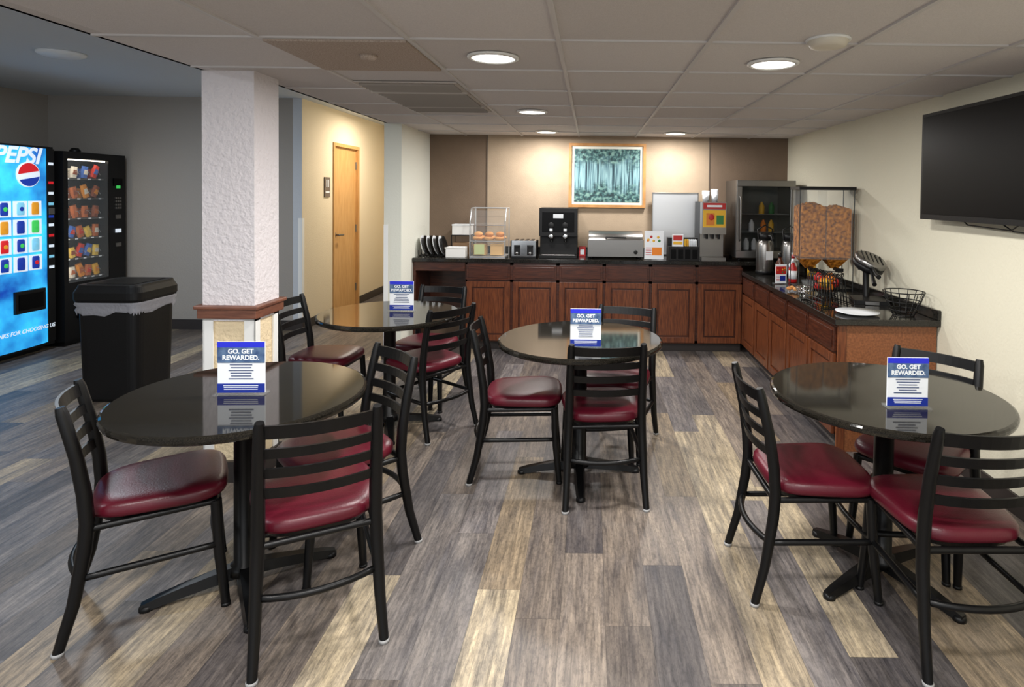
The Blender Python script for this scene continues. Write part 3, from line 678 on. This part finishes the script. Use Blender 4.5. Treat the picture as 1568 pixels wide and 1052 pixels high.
# ---------------------------------------------------------------- side counter items
ZR=RT+.001
def airpot(x,y):
    b=B(); b.lathe([(.075,0),(.08,.01),(.08,.27),(.07,.3),(.055,.33)],(0,0,0),M_steel,28); b.lathe([(.082,.0),(.084,.03),(.082,.032)],(0,0,0),M_blackp,28)
    b.lathe([(.06,.33),(.068,.335),(.068,.375),(.05,.39),(.0001,.392)],(0,0,0),M_blackp,28)
    b.tube([(0,-.05,.36),(0,-.11,.36),(0,-.125,.33)],.014,M_blackp,10); b.tube([(-.07,0,.33),(-.08,0,.42),(.0,0,.46),(.08,0,.42),(.07,0,.33)],.007,M_blackp,8)
    b.b2(-.035,.035,-.084,-.08,.14,.22,M_card)
    b.obj('airpot',(x,y,ZR),.3)
airpot(1.65,5.74); airpot(1.86,5.66)
def bottle(name,x,y,z,r,h,m1,m2,capm):
    b=B(); b.lathe([(r*.9,0),(r,.006),(r,h*.6),(r*.4,h*.78),(r*.35,h*.85)],(0,0,0),m1,18); b.lathe([(r*1.01,h*.15),(r*1.01,h*.5)],(0,0,0),m2,18); b.lathe([(r*.45,h*.85),(r*.4,h),(.0001,h)],(0,0,0),capm,14); b.obj(name,(x,y,z))
bottle('syrup_bottle',1.66,5.3,ZR,.04,.24,mat('syrup',(70,30,14),.2),M_red,M_blackp)
bottle('ketchup_bottle',1.74,5.2,ZR,.035,.2,M_red,M_card,M_card)
bottle('creamer_bottle',1.80,5.38,ZR,.035,.22,M_card,M_navy,M_red)
bottle('syrup_bottle',1.95,5.34,ZR,.035,.26,mat('syrup',(70,30,14),.2),M_yel,M_blackp)
menu('coffee_sign_card',1.60,5.08,ZR,.1,.16,M_red,M_navy,.2)
# cereal dispenser
M_edge=mat('smoked_edge',(60,62,62),.15,alpha=.75)
b=B(); w,d=.42,.24
for sx in (-1,1):
    for sy in (-1,1): b.tube([(sx*w/2,sy*d/2,0),(sx*w/2,sy*d/2,.80)],.0045,M_edge,8)
b.b2(-w/2-.01,w/2+.01,-d/2-.01,d/2+.01,.79,.815,M_blackp)
b.b2(-w/2,w/2,-d/2,d/2,.0,.012,M_blackp)
x0,x1=-w/2+.01,w/2-.01
z0=.25
b.b2(x0,x1,-d/2+.005,-d/2+.009,z0-.01,.79,M_acr); b.b2(x0,x1,d/2-.009,d/2-.005,z0-.01,.79,M_acr); b.b2(x0,x0+.004,-d/2+.01,d/2-.01,z0-.01,.79,M_acr); b.b2(x1-.004,x1,-d/2+.01,d/2-.01,z0-.01,.79,M_acr)
for k,(xa,xb) in enumerate(((x0+.006,-.004),(.004,x1-.006))):   # two hoppers of cereal, heaped on top
    nx,ny=14,8; vs=[];fs=[]
    for j in range(ny+1):
        for i in range(nx+1):
            u=i/nx; v=j/ny; x=xa+(xb-xa)*u; yy=-d/2+.012+(d-.024)*v
            zt=(.655 if k==0 else .635)+.035*math.sin(u*math.pi)*(.6+.4*math.sin(v*math.pi))+random.uniform(-.008,.008)
            vs.append((x,yy,zt))
    N1=len(vs)
    for (x,yy) in ((xa,-d/2+.012),(xb,-d/2+.012),(xb,d/2-.012),(xa,d/2-.012)): vs.append((x,yy,z0+.005))
    for j in range(ny):
        for i in range(nx): a=j*(nx+1)+i; fs.append((a,a+1,a+nx+2,a+nx+1))
    fs.append(tuple([N1,N1+1]+[i for i in range(nx,-1,-1)]))
    fs.append(tuple([N1+3,N1+2]+[ny*(nx+1)+i for i in range(nx,-1,-1)]))
    fs.append(tuple([N1,N1+3]+[j*(nx+1) for j in range(ny,-1,-1)]))
    fs.append(tuple([N1+1,N1+2]+[j*(nx+1)+nx for j in range(ny,-1,-1)]))
    b.add(vs,fs,M_cereal)
b.b2(-.002,.002,-d/2+.01,d/2-.01,z0,.79,M_acr)
for x in (-.1,.1):
    b.add([(x-.09,-.09,z0),(x+.09,-.09,z0),(x+.09,.09,z0),(x-.09,.09,z0),(x-.025,-.025,z0-.09),(x+.025,-.025,z0-.09),(x+.025,.025,z0-.09),(x-.025,.025,z0-.09)],[(0,1,5,4),(1,2,6,5),(2,3,7,6),(3,0,4,7)],M_cereal)
    b.tube([(x,-.03,z0-.09),(x,-.12,z0-.09)],.016,M_blackp,10); b.box((x,-.13,z0-.09),(.06,.02,.025),M_blackp)
    b.lathe([(.045,0),(.06,.05),(.058,.05),(.04,.006)],(x,-.02,.013),M_acr,20)
b.obj('cereal_dispenser',(1.865,4.9,ZR),-.05)
def wire_bowl(name,x,y,z,r,h,fruit=False,m=M_black):
    b=B()
    for t in (.25,.6,1.0):
        rr=r*(.55+.45*t); b.tube([(rr*math.cos(a*math.pi/12),rr*math.sin(a*math.pi/12),h*t) for a in range(24)],.0035,m,6,closed=True)
    b.tube([(r*.5*math.cos(a*math.pi/12),r*.5*math.sin(a*math.pi/12),.004) for a in range(24)],.004,m,6,closed=True)
    for k in range(14):
        a=2*math.pi*k/14; b.tube([(r*q*math.cos(a),r*q*math.sin(a),zz) for q,zz in ((.5,.004),(.66,h*.25),(.82,h*.6),(1,h))],.0025,m,6)
    if fruit:
        for i in range(11):
            a=i*2.4; rr=.0 if i==0 else r*.5*(.6+.4*(i%2)); b.ball((rr*math.cos(a),rr*math.sin(a),.055+.035*(i//4)),.036,[M_orange,mat('apple',(190,40,36),.3),M_orange,M_yel][i%4])
    return b.obj(name,(x,y,z))
wire_bowl('fruit_basket',1.79,4.58,ZR,.12,.16,True)
wire_bowl('wire_basket',1.965,3.79,ZR,.12,.15); wire_bowl('wire_basket',1.57,4.44,ZR,.06,.07,m=M_chrome)
def waffle(x,y,rz,ang,sc=1.0):
    b=B(); G=Matrix.Scale(sc,4)
    b.b2(-.1,.1,-.12,.1,0,.025,M_blackp,M=G)
    b.tube([(0,.07,.02),(0,.09,.12),(0,.1,.24)],.02,M_black,10,M=G)
    Mx=G@Matrix.Translation((0,.0,.25))@Matrix.Rotation(ang,4,'X')@Matrix.Rotation(.35,4,'Y')
    b.lathe([(.0001,-.04),(.085,-.04),(.1,-.028),(.1,-.004),(.096,0)],(0,0,0),M_blackp,28,M=Mx); b.lathe([(.096,.001),(.1,.005),(.1,.028),(.085,.04),(.0001,.04)],(0,0,0),M_steel,28,M=Mx)
    for zz in (.042,-.042):
        for k in range(5): b.box((-.06+k*.03,0,zz),(.006,.12,.004),M_black,M=Mx)
    b.tube([(0,-.09,.01),(0,-.2,.02),(0,-.25,.03)],[.009,.012,.014],M_blackp,10,M=Mx)
    b.tube([(0,-.09,-.01),(0,-.2,-.02),(0,-.25,-.025)],[.009,.012,.014],M_blackp,10,M=Mx)
    b.b2(-.04,.04,-.135,-.12,.003,.022,M_steel,M=G)
    b.obj('waffle_maker',(x,y,ZR),rz)
waffle(1.96,4.26,-.25,.35,1.1)
b=B()
for yy in (-.16,.16): b.tube([(-.11,yy,.05),(-.11,yy,.0),(.11,yy,.0),(.11,yy,.05)],.004,M_black,6)
for i in range(9):
    yy=-.16+i*.04; b.tube([(-.11,yy,.02),(-.06,yy,.004),(-.05,yy+.02,.18),(.0,yy+.025,.22),(.05,yy+.02,.18),(.06,yy,.004),(.11,yy,.02)],.0035,M_black,6)
for xx,zz in ((-.11,.05),(.11,.05),(-.11,.02),(.11,.02)): b.tube([(xx,-.16,zz),(xx,.16,zz)],.0035,M_black,6)
b.obj('wire_rack',(1.63,4.16,ZR+.004),.1)
b=B(); b.lathe([(.0001,0),(.08,0),(.13,.014),(.132,.017),(.08,.004),(.0001,.004)],(0,0,0),M_card,36); b.obj('white_plate',(1.69,3.82,ZR))
b=B(); b.lathe([(.0001,0),(.06,0),(.088,.02),(.09,.024),(.06,.004),(.0001,.004)],(0,0,0),M_acr,30)
for i in range(4): b.ball((.035*math.cos(i*1.6),.035*math.sin(i*1.6),.025),.022,M_bread,(1,1,.7),10)
b.obj('sample_dish',(1.575,4.68,ZR))

# ---------------------------------------------------------------- world / camera
wd=bpy.data.worlds.new('world'); S.world=wd; wd.use_nodes=True
wd.node_tree.nodes['Background'].inputs['Color'].default_value=(.9,.95,1,1); wd.node_tree.nodes['Background'].inputs['Strength'].default_value=1.4
try:
    S.view_settings.view_transform='Standard'; S.view_settings.look='None'
except Exception: pass
F=930.0; pitch=math.radians(1.5); roll=math.radians(.7)
cam=bpy.data.cameras.new('camera'); co=bpy.data.objects.new('camera',cam); S.collection.objects.link(co); S.camera=co
cam.sensor_width=36; cam.lens=36*F/1568; cam.clip_start=.02
cam.shift_x=-121/1568; cam.shift_y=-(229-F*math.tan(pitch))/1568
co.matrix_world=Matrix.Translation((0,0,H))@Matrix.Rotation(math.pi/2-pitch,4,'X')@Matrix.Rotation(roll,4,'Z')
